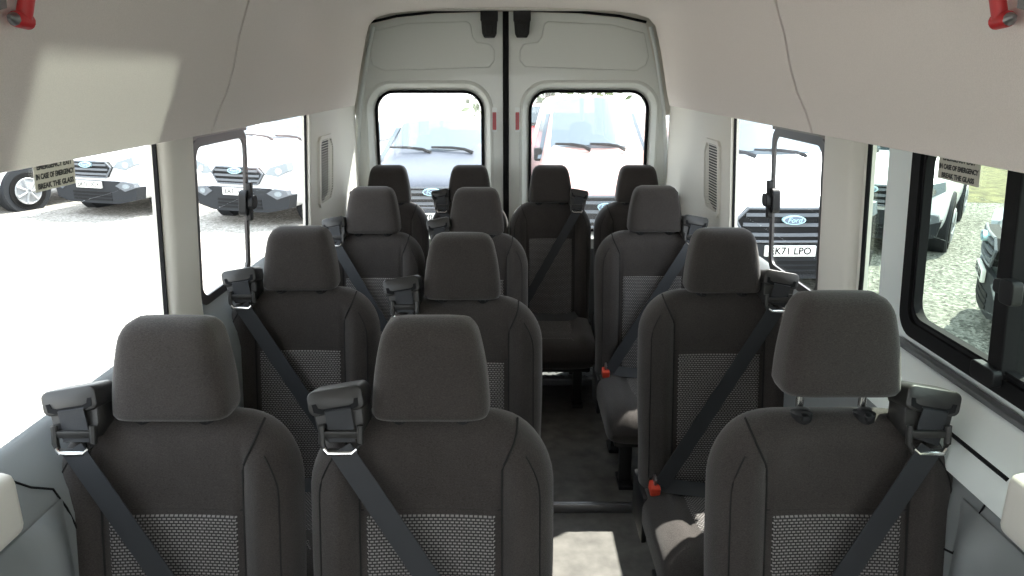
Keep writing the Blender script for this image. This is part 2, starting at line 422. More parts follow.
# ------------------------------------------------------------------ side windows
def pane(mb, sd, y0, y1, z0, z1, d, th=.004):
    f = wall_fn(sd)
    for i in range(4):
        a, b = z0 + (z1 - z0) * i / 4, z0 + (z1 - z0) * (i + 1) / 4
        mb.rings([[f(y0, a, d), f(y1, a, d), f(y1, a, d + th), f(y0, a, d + th)], [f(y0, b, d), f(y1, b, d), f(y1, b, d + th), f(y0, b, d + th)]])
def frame_ring(sd, y0, y1, z0, z1, w, r, d0, d1):
    mb = MB(); f = wall_fn(sd)
    o = rrect(y0, y1, z0, z1, r); i = rrect(y0 + w, y1 - w, z0 + w, z1 - w, max(.005, r - w * .5))
    ring_loft(mb, [(o, d1), (o, d0), (i, d0), (i, d1), (o, d1)], ((y0 + y1) / 2, (z0 + z1) / 2), f); return mb
def window(name, sd, y0, y1, slide=None, fmat='frame_grey'):
    e = bpy.data.objects.new(name, None); COL.objects.link(e); e['kind'] = 'structure'
    mb = MB(); pane(mb, sd, y0, y1, WB, 1.49, .005, .003); mb.build('glass_pane', M['glass'], e, smooth=False)
    frame_ring(sd, y0 - .002, y1 + .002, WB - .004, 1.49, .006, .02, -.001, .009).build('seal', M['seal'], e)
    if slide:
        a, b = slide
        frame_ring(sd, a, b, WB + .012, 1.436, .026, .05, -.004, .004).build('sliding_frame', M[fmat], e)
        mb = MB(); f = wall_fn(sd)
        mb.prism(rrect(b - .05, b + .02, 1.15, 1.235, .02), f, .014, -.012)
        mb.prism(rrect(b - .028, b - .002, 1.13, 1.26, .008), f, -.004, -.02)
        mb.prism(rrect(b - .04, b + .012, 1.17, 1.215, .018), f, -.012, -.03)
        mb.build('latch', M['black'], e, bev=.002)
        mb = MB(); pane(mb, sd, a, b + .004, 1.43, 1.49, -.003, .006); mb.build('top_rail', M['rail'], e, smooth=False)
    return e
window('window_1', -1, .90, 1.83)
window('window_2', -1, 2.02, 3.20, (2.03, 2.46), 'frame_grey')
window('window_4', 1, 2.06, 2.96, (2.07, 2.51), 'frame_grey')
# the emergency window of the sliding door: heavy black frame, divider and catch
w3 = bpy.data.objects.new('window_3', None); COL.objects.link(w3); w3['kind'] = 'structure'
f = wall_fn(1)
mb = MB(); slab(mb, 1, 1.59, 1.745, .90, 1.49, .01, .03); slab(mb, 1, 1.745, 1.81, .90, 1.0, .01, .03); slab(mb, 1, .89, 1.61, .90, 1.035, .01, .03)
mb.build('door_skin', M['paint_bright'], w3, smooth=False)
frame_ring(1, .90, 1.605, 1.035, 1.50, .034, .05, -.010, .014).build('outer_frame', M['seal'], w3)
frame_ring(1, .928, 1.577, 1.063, 1.476, .018, .04, -.002, .014).build('inner_frame', M['black'], w3)
frame_ring(1, .943, 1.562, 1.078, 1.462, .006, .04, -.005, .014).build('rubber_lip', M['seal'], w3)
mb = MB(); mb.prism([(1.235, 1.05), (1.275, 1.05), (1.285, 1.48), (1.245, 1.48)], f, -.014, .05)
mb.build('divider', M['seal'], w3, bev=.003)
mb = MB(); mb.prism(rrect(1.205, 1.242, 1.215, 1.26, .01), f, -.012, -.032); mb.prism(rrect(1.235, 1.272, 1.226, 1.252, .008), f, -.014, -.024)
mb.build('window_catch', M['black'], w3, bev=.002)
mb = MB(); mb.prism(rrect(1.23, 1.30, 1.05, 1.085, .01), f, -.012, -.03); mb.build('lower_catch', M['black'], w3, bev=.002)
mb = MB(); pane(mb, 1, .94, 1.57, 1.06, 1.48, .012); pane(mb, 1, 1.745, 1.81, 1.0, 1.49, .012); mb.build('glass_pane', M['tint'], w3, smooth=False)
mb = MB(); mb.box(.890, .912, .89, 1.62, 1.004, 1.016, .003); mb.build('lower_channel', M['dark_trim'], w3)
# white sill of that door
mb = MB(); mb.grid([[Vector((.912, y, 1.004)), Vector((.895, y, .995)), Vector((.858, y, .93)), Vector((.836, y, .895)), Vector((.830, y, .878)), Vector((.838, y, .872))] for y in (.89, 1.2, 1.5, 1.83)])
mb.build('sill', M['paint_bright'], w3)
mb = MB(); mb.tube([(.857, 1.50, .930), (.857, 1.12, .930)], .004, 6); mb.build('sill_slot', M['seal'], w3)
mb = MB(); mb.tube([f(1.812, z, -.003) for z in (.94, 1.1, 1.3, 1.48)], .006, 8); mb.build('door_seal', M['seal'], w3)
# cab windows (behind the viewpoint) and windscreen: clear panes in their openings
mb = MB(); pane(mb, -1, -1.3, .25, WB, 1.49, .05); mb.build('window_5', M['glass'], smooth=False, kind='structure')
mb = MB(); pane(mb, 1, -1.3, .25, WB, 1.49, .05); mb.build('window_6', M['glass'], smooth=False, kind='structure')
mb = MB(); mb.box(-.97, .97, -1.78, -1.774, .92, 1.62); mb.build('window_7', M['glass'], smooth=False, kind='structure')

# ------------------------------------------------------------------ rear doors
DY = 4.05
dfn = lambda x, z, d: Vector((x, DY + d, z))
XS = -.033
def rear_door(name, sd):
    e = bpy.data.objects.new(name, None); COL.objects.link(e); e['kind'] = 'structure'
    if sd < 0:
        out = [(XS - .012, -.3), (XS - .012, 1.925), (-.40, 1.915), (-.60, 1.895), (-.735, 1.865), (-.80, 1.60), (-.845, 1.40), (-.895, .9), (-.90, -.3)]
        wx0, wx1, wz1 = -.738, -.160, 1.522
        plate = [(-.725, 1.83), (-.55, 1.868), (-.235, 1.878), (-.215, 1.862), (-.205, 1.80), (-.185, 1.775), (-.115, 1.765), (-.092, 1.735), (-.092, 1.68), (-.12, 1.645), (-.68, 1.628), (-.74, 1.655), (-.752, 1.70)]
    else:
        out = [(XS + .012, -.3), (XS + .012, 1.925), (.35, 1.915), (.56, 1.895), (.70, 1.865), (.775, 1.60), (.83, 1.40), (.905, .9), (.91, -.3)]
        wx0, wx1, wz1 = .098, .738, 1.524
        plate = [(.695, 1.82), (.52, 1.862), (.185, 1.878), (.165, 1.862), (.155, 1.80), (.135, 1.775), (.06, 1.765), (.04, 1.735), (.04, 1.68), (.07, 1.648), (.66, 1.628), (.71, 1.655), (.725, 1.70)]
    c = ((wx0 + wx1) / 2, 1.15); z0 = .76
    hole = lambda g, r: rrect(wx0 - g, wx1 + g, z0 - g, wz1 + g, r, 8)
    mb = MB()
    ring_loft(mb, [(out, .05), (out, 0), (hole(.058, .15), 0), (hole(.052, .145), -.008), (hole(.042, .14), -.009), (hole(.030, .13), .004), (hole(.004, .105), .034), (hole(.002, .10), .05), (out, .05)], c, dfn)
    mb.build('door_panel', M['paint'], e, angle=50)
    mb = MB(); mb.prism(plate, dfn, .01, -.006); mb.build('pressing', M['paint'], e, bev=.006)
    mb = MB(); ring_loft(mb, [(hole(.005, .105), .045), (hole(.006, .106), .024), (hole(-.009, .09), .024), (hole(-.009, .09), .045), (hole(.005, .105), .045)], c, dfn)
    mb.build('window_seal', M['seal'], e)
    mb = MB(); mb.prism(hole(0, .1), dfn, .036, .040); mb.build('glass_pane', M['rear_glass'], e, smooth=False)
    mb = MB(); mb.prism(rrect(min(XS + sd * .03, XS + sd * .83), max(XS + sd * .03, XS + sd * .83), -.2, .66, .04), dfn, -.012, .01); mb.build('lower_trim', M['dark_trim'], e, bev=.006)
    # latch cover at the top, reflector beside the window, closing seal
    s0 = XS + sd * .085; w = .045
    mb = MB()
    mb.prism([(s0 - w, 1.945), (s0 + w, 1.945), (s0 + w, 1.875), (s0 - w, 1.875)], dfn, -.055, .01)
    mb.prism([(s0 - w * .93, 1.877), (s0 + w * .93, 1.877), (s0 + w * .82, 1.815), (s0 + w * .6, 1.795), (s0 - w * .6, 1.795), (s0 - w * .82, 1.815)], dfn, -.05, .01)
    mb.prism([(s0 - w * .5, 1.86), (s0 + w * .5, 1.86), (s0 + w * .4, 1.81), (s0 - w * .4, 1.81)], dfn, -.056, -.04)
    mb.build('latch_cover', M['black'], e, bev=.004)
    r0 = XS + sd * .062
    mb = MB(); mb.prism(rrect(r0 - .014, r0 + .014, 1.31, 1.44, .004), dfn, -.007, .005); mb.build('reflector_base', M['paint_bright'], e)
    mb = MB(); mb.prism(rrect(r0 - .010, r0 + .010, 1.322, 1.415, .003), dfn, -.011, 0); mb.build('reflector', M['reflector'], e)
    # bright door-frame ridge on the hinge side
    pts = [(sd * x + (0 if sd < 0 else 0), DY - .004, z) for x, z in ((.87, .85), (.842, 1.2), (.815, 1.45), (.76, 1.72), (.725, 1.85))]
    mb = MB(); mb.tube(pts, .010, 8); mb.build('hinge_ridge', M['paint_bright'], e)
    return e
rear_door('door_1', -1); rear_door('door_2', 1)
mb = MB(); mb.box(XS - .016, XS + .016, DY - .016, DY + .04, -.3, 1.935, .006); mb.build('trim_15', M['seal'], kind='structure')
mb = MB(); mb.tube([(-.735, DY - .012, 1.872), (-.6, DY - .012, 1.902), (-.40, DY - .012, 1.922), (XS, DY - .012, 1.932), (.35, DY - .012, 1.922), (.56, DY - .012, 1.902), (.70, DY - .012, 1.872)], .007, 8)
mb.build('trim_16', M['seal'], kind='structure')
mb = MB(); mb.box(-.97, .97, 3.93, 4.14, 1.925, 2.0, .01); mb.box(-.97, -.90, 4.0, 4.12, -.35, 1.95); mb.box(.90, .97, 4.0, 4.12, -.35, 1.95)
mb.prism([(-.74, 1.87), (-.80, 1.60), (-.845, 1.40), (-.92, 1.40), (-.92, 1.95), (-.74, 1.95)], dfn, .0, .07)
mb.prism([(.70, 1.87), (.775, 1.60), (.83, 1.40), (.92, 1.40), (.92, 1.95), (.70, 1.95)], dfn, .0, .07)
top = [(-.97, 1.855), (-.735, 1.86), (-.60, 1.892), (-.40, 1.912), (0, 1.922), (.35, 1.912), (.56, 1.892), (.70, 1.86), (.97, 1.855)]
mb.rings([[Vector((x, DY - .004, z)), Vector((x, DY + .07, z)), Vector((x, DY + .07, 2.02)), Vector((x, DY - .004, 2.02))] for x, z in top])
mb.build('wall_rear', M['trim'], smooth=False, kind='structure')

# ------------------------------------------------------------------ seats
ZT = .962
def yc(z): return (z - .96) * .19
def halfw(z):
    r = .14; q = z - (ZT - r)
    if q <= 0: return .241 - .008 * (1 - sstep(.4, .7, z))
    return .241 - r + math.sqrt(max(0, r * r - q * q))
def edge_t(z):
    q = max(0, (z - (ZT - .06)) / .06); b = max(0, (.39 - z) / .10)
    return math.sqrt(max(0, 1 - min(1, q) ** 2.2)) * math.sqrt(max(0.02, 1 - min(1, b) ** 2))
def front_y(x, z):
    w = halfw(z); e = min(1, abs(x) / w); a = abs(x)
    top = 1 - sstep(.86, .93, z)
    T = .050 + .030 * sstep(.125, .18, a) * (.35 + .65 * top) - .006 * (1 - (min(a, .12) / .12) ** 2) - .007 * math.exp(-((a - .138) / .007) ** 2) * top
    T -= .003 * math.exp(-((z - .789) / .005) ** 2) * (1 if a < .12 else 0)
    return yc(z) - T * edge_t(z) * (1 - e ** 7) ** .45
def back_y(x, z):
    w = halfw(z); e = min(1, abs(x) / w)
    return yc(z) + .068 * edge_t(z) * (1 - e ** 7) ** .45
def make_seat(sd, style='norm'):
    """sd: side that carries the belt housing (-1 or +1)"""
    root = thing('passenger_seat', '', 'seat')
    # backrest
    zs = [.30 + (.87 - .30) * i / 30 for i in range(31)] + [.87 + (ZT - .87) * math.sin(PI / 2 * i / 12) for i in range(1, 13)]
    us = [math.sin(PI / 2 * (-1 + 2 * i / 84)) for i in range(85)]
    mb = MB()
    fr = [[Vector((halfw(z) * u, front_y(halfw(z) * u, z), z)) for u in us] for z in zs]
    bk = [[Vector((halfw(z) * u, back_y(halfw(z) * u, z), z)) for u in us] for z in zs]
    mb.grid(fr); mb.grid(bk); mb.grid([fr[0], bk[0]])
    mb.build('backrest', M['fabric'], root, angle=70)
    mb = MB(); xs = [-.132 + .264 * i / 24 for i in range(25)]
    mb.grid([[Vector((x, front_y(x, z) - (.003 if .345 < z < .782 and abs(x) < .128 else -.004), z)) for x in xs] for z in [.34 + .447 * j / 36 for j in range(37)]])
    mb.build('woven_insert', M['insert'], root, angle=70)
    mb = MB()
    for q in (-1, 1): mb.tube([(q * (.139 + .030 * sstep(.86, .95, z)), front_y(q * (.139 + .030 * sstep(.86, .95, z)), z) - .0010, z) for z in [.36 + .588 * k / 44 for k in range(45)]], .0026, 6)
    for q in (-1, 1): mb.tube([(q * (.212 - .05 * sstep(.80, .95, z) ** 2), front_y(q * (.212 - .05 * sstep(.80, .95, z) ** 2), z) - .0006, z) for z in [.40 + .50 * k / 40 for k in range(41)]], .0018, 6)
    mb.tube([(-.136 + .272 * k / 16, front_y(-.136 + .272 * k / 16, .789) - .0005, .789) for k in range(17)], .0018, 6)
    mb.build('seam', M['seam'], root)
    # cushion
    def cz(x): return .012 * sstep(.12, .165, abs(x))
    mb = MB(); R = []
    for j in range(25):
        a = j / 24; y = -.125 - .46 * a
        ends = math.sqrt(max(0.0, 1 - max(0, (a - .80) / .20) ** 2.4)) * math.sqrt(max(0, 1 - max(0, (.10 - a) / .10) ** 2.4))
        ends = max(ends, .02)
        zc = .300 - .012 * sstep(.7, 1, a); h = .070 * ends; ring = []
        for k in range(56):
            t = 2 * PI * k / 56; cx, sx = math.cos(t), math.sin(t)
            x = .236 * (.86 + .14 * ends) * math.copysign(abs(cx) ** .42, cx); z = h * math.copysign(abs(sx) ** .5, sx)
            if sx > 0: z += cz(x) * ends * sx ** .5 - (.006 * math.exp(-((abs(x) - .125) / .008) ** 2) * ends)
            ring.append(Vector((x, y, zc + z)))
        R.append(ring)
    mb.rings(R); mb.build('seat_cushion', M['fabric'], root, angle=70)
    mb = MB(); rows = []
    for j in range(15):
        y = -.16 - .345 * j / 14
        rows.append([Vector((-.112 + .224 * i / 14, y, .3725 - .004 * sstep(.4, 1, j / 14) - (.006 if i in (0, 14) or j in (0, 14) else 0))) for i in range(15)])
    mb.grid(rows); mb.build('cushion_insert', M['insert_flat'], root)
    # headrest, raised on its posts in one style
    up = .05 if style == 'raised' else 0
    z0, z1 = .957 + up, 1.153 + up
    mb = MB(); R = []
    for j in range(23):
        a = j / 22; z = z0 + (z1 - z0) * (a if 0 < a < 1 else a)
        e = min(1, math.sqrt(max(0, 1 - max(0, (a - .80) / .20) ** 2.2)), math.sqrt(max(0, 1 - max(0, (.10 - a) / .10) ** 2.2)))
        w = (.115 - .030 * a ** 2.1) * (.74 + .26 * e); d = (.064 - .010 * a) * (.25 + .75 * e)
        yo = (a - .2) * .022
        ring = []
        for k in range(48):
            t = 2 * PI * k / 48; cx, sx = math.cos(t), math.sin(t)
            x = w * math.copysign(abs(cx) ** .45, cx); y = d * math.copysign(abs(sx) ** .55, sx)
            if sx < 0: y += .010 * (1 - (x / w) ** 2) * .6
            ring.append(Vector((x, yo + y, z)))
        R.append(ring)
    mb.rings(R); mb.build('headrest', M['fabric'], root, angle=60)
    for q in (-1, 1):
        mb = MB(); mb.tube([(q * .062, .0, .86), (q * .062, .003, z0 + .06)], .0075, 12); mb.build('headrest_post', M['chrome'], root)
        mb = MB(); mb.tube([(q * .062, -.012, .935), (q * .062, -.012, .965), (q * .062, -.010, .971), (q * .062, -.008, .975)], .02, 16, rr=[.021, .021, .018, .009])
        mb.box(q * .062 - .008, q * .062 + .008, -.042, -.026, .955, .969, .003)
        mb.build('post_collar', M['black'], root)
    # belt housing on the shoulder, tilted outwards
    T = Matrix.Translation((sd * (.170 if sd < 0 else .158), -.03, .978)) @ Matrix.Rotation(math.radians(10) * sd, 4, 'Y') @ Matrix.Rotation(math.radians(-14), 4, 'X') @ Matrix.Scale(.86, 4)
    sfn = lambda x, z, d: Vector((x, d, z))
    mb = MB()
    cap = rrect(-.062, .062, .002, .058, .016, 6)
    mb.rings([[sfn(x * .86, .03 + (z - .03) * .7, .038) for x, z in cap], [sfn(x, z, .026) for x, z in cap], [sfn(x, z, -.040) for x, z in cap], [sfn(x * .985, .03 + (z - .03) * .96, -.0455) for x, z in cap], [sfn(x * .95, .03 + (z - .03) * .90, -.047) for x, z in cap]])
    body = [(-.060, .012), (.060, .012), (.057, -.03), (.036, -.062), (-.036, -.062), (-.057, -.03)]
    mb.rings([[sfn(x * .9, z, .03) for x, z in body], [sfn(x, z, .02) for x, z in body], [sfn(x * .95, z, -.032) for x, z in body], [sfn(x * .88, z * .95, -.037) for x, z in body]])
    mb.xform(T); h = mb.build('belt_housing', M['housing'], root, angle=45)
    mb = MB(); slot = [(-.052, .030), (-.050, .012), (-.034, .006), (.034, .006), (.050, .012), (.052, .030), (.043, .030), (.040, .020), (.030, .0165), (-.030, .0165), (-.040, .020), (-.043, .030)]
    mb.prism(slot, sfn, -.0485, -.04)
    k = -1 if sd < 0 else 1
    mb.prism(rrect(-.050, -.030, -.030, -.016, .006) if k < 0 else rrect(.030, .050, -.030, -.016, .006), sfn, -.0385, -.03)
    mb.xform(T); mb.build('slot', M['seal'], h, smooth=False)
    P = lambda x, y, z: T @ Vector((x, y, z))
    mb = MB(); mb.ribbon([P(.004, -.042, .014), P(.004, -.052, .010), P(.003, -.047, -.02), P(.002, -.045, -.05), P(0, -.046, -.062)], .050, .002)
    mb.build('belt_webbing', M['belt'], root)
    G = P(0, -.046, -.055)
    mb = MB()
    mb.tube([G + Vector((x, y, z)) for x, y, z in ((-.036, 0, .028), (-.036, -.006, -.006), (-.028, -.012, -.02), (.028, -.012, -.02), (.036, -.006, -.006), (.036, 0, .028))], .0065, 8)
    mb.box(-.036, .036, -.006, .004, .004, .018, .002, mat=Matrix.Translation(G))
    mb.build('belt_guide', M['housing'], root)
    mb = MB(); mb.tube([G + Vector((-.030, -.016, -.012)), G + Vector((-.022, -.020, -.0195)), G + Vector((.022, -.020, -.0195)), G + Vector((.030, -.016, -.012))], .0038, 8)
    mb.build('guide_rim', M['chrome'], root)
    bx, bz, by = -sd * .190, .402, -.215
    pts = []
    for i in range(15):
        t = i / 14; x = G.x + (bx - G.x) * t; z = G.z - .012 + (bz - G.z + .012) * t
        ys = front_y(max(-.21, min(.21, x)), max(.36, z)) - .010
        y = min(ys, (G.y - .016) * (1 - t) + by * t)
        pts.append(Vector((x, y, z)))
    mb = MB(); mb.ribbon(pts, .047, .0022, wdir=Vector((1, 0, 0))); mb.build('seat_belt', M['belt'], root)
    lap = []
    for i in range(13):
        t = i / 12; x = bx + (sd * .225 - bx) * t
        lap.append(Vector((x, -.20 - .02 * math.sin(PI * t) + .09 * sstep(.7, 1, t),   .398 - .012 * math.sin(PI * t) - .05 * sstep(.8, 1, t))))
    mb = MB(); mb.ribbon(lap, .045, .0022, wdir=Vector((0, -.5, 1)), nrm=Vector((0, -.7, .7))); mb.build('lap_belt', M['belt'], root)
    mb = MB(); B = Matrix.Translation((-sd * .200, -.195, .378)) @ Matrix.Rotation(.25, 4, 'X')
    mb.box(-.014, .014, -.026, .026, -.055, .025, .006, mat=B); mb.box(-.008, .008, -.012, .012, -.16, -.05, .003, mat=B)
    bk_ = mb.build('buckle', M['black'], root)
    mb = MB(); mb.box(-.0155, .0155, -.029, .012, -.004, .029, .005, mat=B); mb.build('red_button', M['button'], bk_)
    mb = MB(); mb.box(-.004, .004, -.014, .014, .02, .05, .002, mat=B); mb.build('belt_tongue', M['steel'], root)
    # under-frame and legs
    mb = MB(); mb.box(-.20, .20, -.53, -.10, .205, .245, .01); mb.box(-.236, -.218, -.22, -.04, .20, .36, .006); mb.box(.218, .236, -.22, -.04, .20, .36, .006)
    mb.build('seat_frame', M['black'], root)
    for q in (-1, 1):
        mb = MB()
        mb.box(q * .14 - .025, q * .14 + .025, -.46, -.42, -.0, .22, .006); mb.box(q * .14 - .03, q * .14 + .03, -.50, -.38, -.0, .018, .004)
        mb.build('front_leg', M['black'], root)
        mb = MB(); mb.box(q * .14 - .02, q * .14 + .02, -.17, -.13, .0, .22, .006); mb.box(q * .14 - .03, q * .14 + .03, -.20, -.10, .0, .018, .004)
        mb.build('rear_leg', M['black'], root)
    return root
seatL = make_seat(-1); seatR = make_seat(1); seatU = make_seat(1, 'raised')
SEATS = [
 (seatL, -.660, 1.325, 'dark grey seat of the front pair beside the big gravel-view window'),
 (seatL, -.158, 1.325, 'dark grey aisle seat of the front pair, nearest on the aisle'),
 (seatL, -.660, 2.215, 'window seat of the second pair, below the sliding pane and behind the front window seat'),
 (seatL, -.149, 2.115, 'aisle seat of the second pair, directly behind the nearest aisle seat'),
 (seatL, -.590, 3.065, 'window seat of the third pair, just ahead of the rear bench seats'),
 (seatL, -.149, 3.040, 'aisle seat of the third pair, its headrest against the left rear door window'),
 (seatL, -.650, 3.85, 'rear row seat in the corner behind the third window seat'),
 (seatL, -.224, 3.85, 'rear row seat in front of the grey car, left of the door seam'),
 (seatR, .203, 3.85, 'rear row seat facing straight down the aisle with its cushion visible'),
 (seatR, .662, 3.85, 'rear row corner seat half hidden behind the third single seat'),
 (seatU, .632, 1.325, 'front single seat with headrest raised on two chrome posts'),
 (seatR, .650, 2.185, 'second single seat with red belt buckle over a sunlit cushion'),
 (seatR, .612, 3.095, 'third single seat, rearmost of the singles, with sunlit cushion edge'),
]
used = set()
for src, x, y, lab in SEATS:
    o = src if src.name not in used else copy_tree(src)
    used.add(src.name)
    o.location = (x, y, -.03 if y - .6 < 1.75 and False else 0); o['label'] = lab; o['group'] = 'minibus passenger seats'
    keep = ('headrest', 'headrest_post', 'post_collar')
    k = {-.650: .86, -.224: .86, .203: .90, .662: .94, -.590: .90}.get(x, .90 if (x, y) == (-.149, 3.040) else 1)
    for ch in o.children:                          # the rearmost seats are slimmer; two singles sit a little towards the aisle
        kind = ch.name.split('.')[0]
        if kind not in keep: ch.scale.x = k
        if src is seatR and x in (.650, .612) and kind not in keep + ('belt_housing', 'belt_guide', 'guide_rim', 'belt_webbing'):
            ch.location.x -= .007 if kind in ('seat_belt', 'lap_belt') else .013

# ------------------------------------------------------------------ small things on glass and liner
def sticker(label, sd, y0, y1, z0, z1, lines):
    f = wall_fn(sd); d = .004 if sd < 0 else .010
    mb = MB(); mb.prism([(y0, z0), (y1, z0), (y1, z1), (y0, z1)], f, d, d - .0008)
    root = mb.build('window_sticker', M['clear_label'], smooth=False); tag(root, label, 'sticker')
    n = len(lines); h = (z1 - z0) / n
    for i, s in enumerate(lines):
        z = z1 - h * (i + .5); yy = (y0 + y1) / 2
        p = f(yy, z, d - .0014)
        ax = Vector((0, 1, 0)) if sd < 0 else Vector((0, -1, 0))
        up = (f(yy, z + .1, 0) - f(yy, z, 0)).normalized(); nn = ax.cross(up)
        mt = Matrix((ax, up, nn)).transposed().to_4x4(); mt.translation = p
        t = text_mesh('lettering', s, h * .78, M['ink'], mt, root, .0002, bold=.0006)
        wdt = max(v.co.y for v in t.data.vertices) - min(v.co.y for v in t.data.vertices)
        k = min(1, (y1 - y0) * .94 / wdt)
        for v in t.data.vertices: v.co.y = yy + (v.co.y - yy) * k
    return root
LN = ['EMERGENCY EXIT', 'IN CASE OF EMERGENCY', 'BREAK THE GLASS']
sticker('emergency exit sticker on the big window overlooking pale gravel', -1, 1.355, 1.485, 1.392, 1.446, LN)
sticker('emergency exit sticker on the black-framed window of the sliding door', 1, 1.395, 1.535, 1.396, 1.448, LN)

def hammer(sd, label):
    t = thing('emergency_hammer', label, 'hammer', (sd * .690, 1.10, 1.685))
    lean = Matrix.Rotation(-sd * .33, 4, 'Y')
    mb = MB(); mb.tube([(0, 0, -.005), (0, 0, .13)], .011, 10, rr=[.011, .009]); mb.box(-.006, .006, -.006, .006, .0, .13, .002); mb.xform(lean); mb.build('handle', M['red'], t)
    mb = MB(); mb.tube([(0, .013, -.01), (0, .010, -.01), (0, -.016, -.008), (0, -.02, -.008)], .011, 14, rr=[.008, .0115, .0115, .010]); mb.xform(lean); mb.build('head', M['red'], t)
    mb = MB(); mb.tube([(0, -.02, -.008), (0, -.032, -.006)], .008, 10, rr=[.010, .003]); mb.xform(lean); mb.build('steel_tip', M['steel'], t)
    mb = MB(); mb.ribbon([(sd * .012, -.034, .0), (sd * .014, -.042, .03), (sd * .014, -.038, .13)], .022, .006, wdir=Vector((0, 1, 0)), nrm=Vector((1, 0, 0)))
    mb.box(min(sd * .006, sd * .022), max(sd * .006, sd * .022), -.05, .03, .05, .13, .003); mb.xform(lean); mb.build('bracket', M['grey_trim'], t)
    return t
hammer(-1, 'red emergency hammer on the roof lining above the big gravel-view window')
hammer(1, 'red emergency hammer on the roof lining above the black-framed window')

# ------------------------------------------------------------------ outside
mb = MB(); mb.box(-60, 60, -40, 80, GZ - .2, GZ); g = mb.build('ground', M['gravel'], smooth=False, kind='structure')

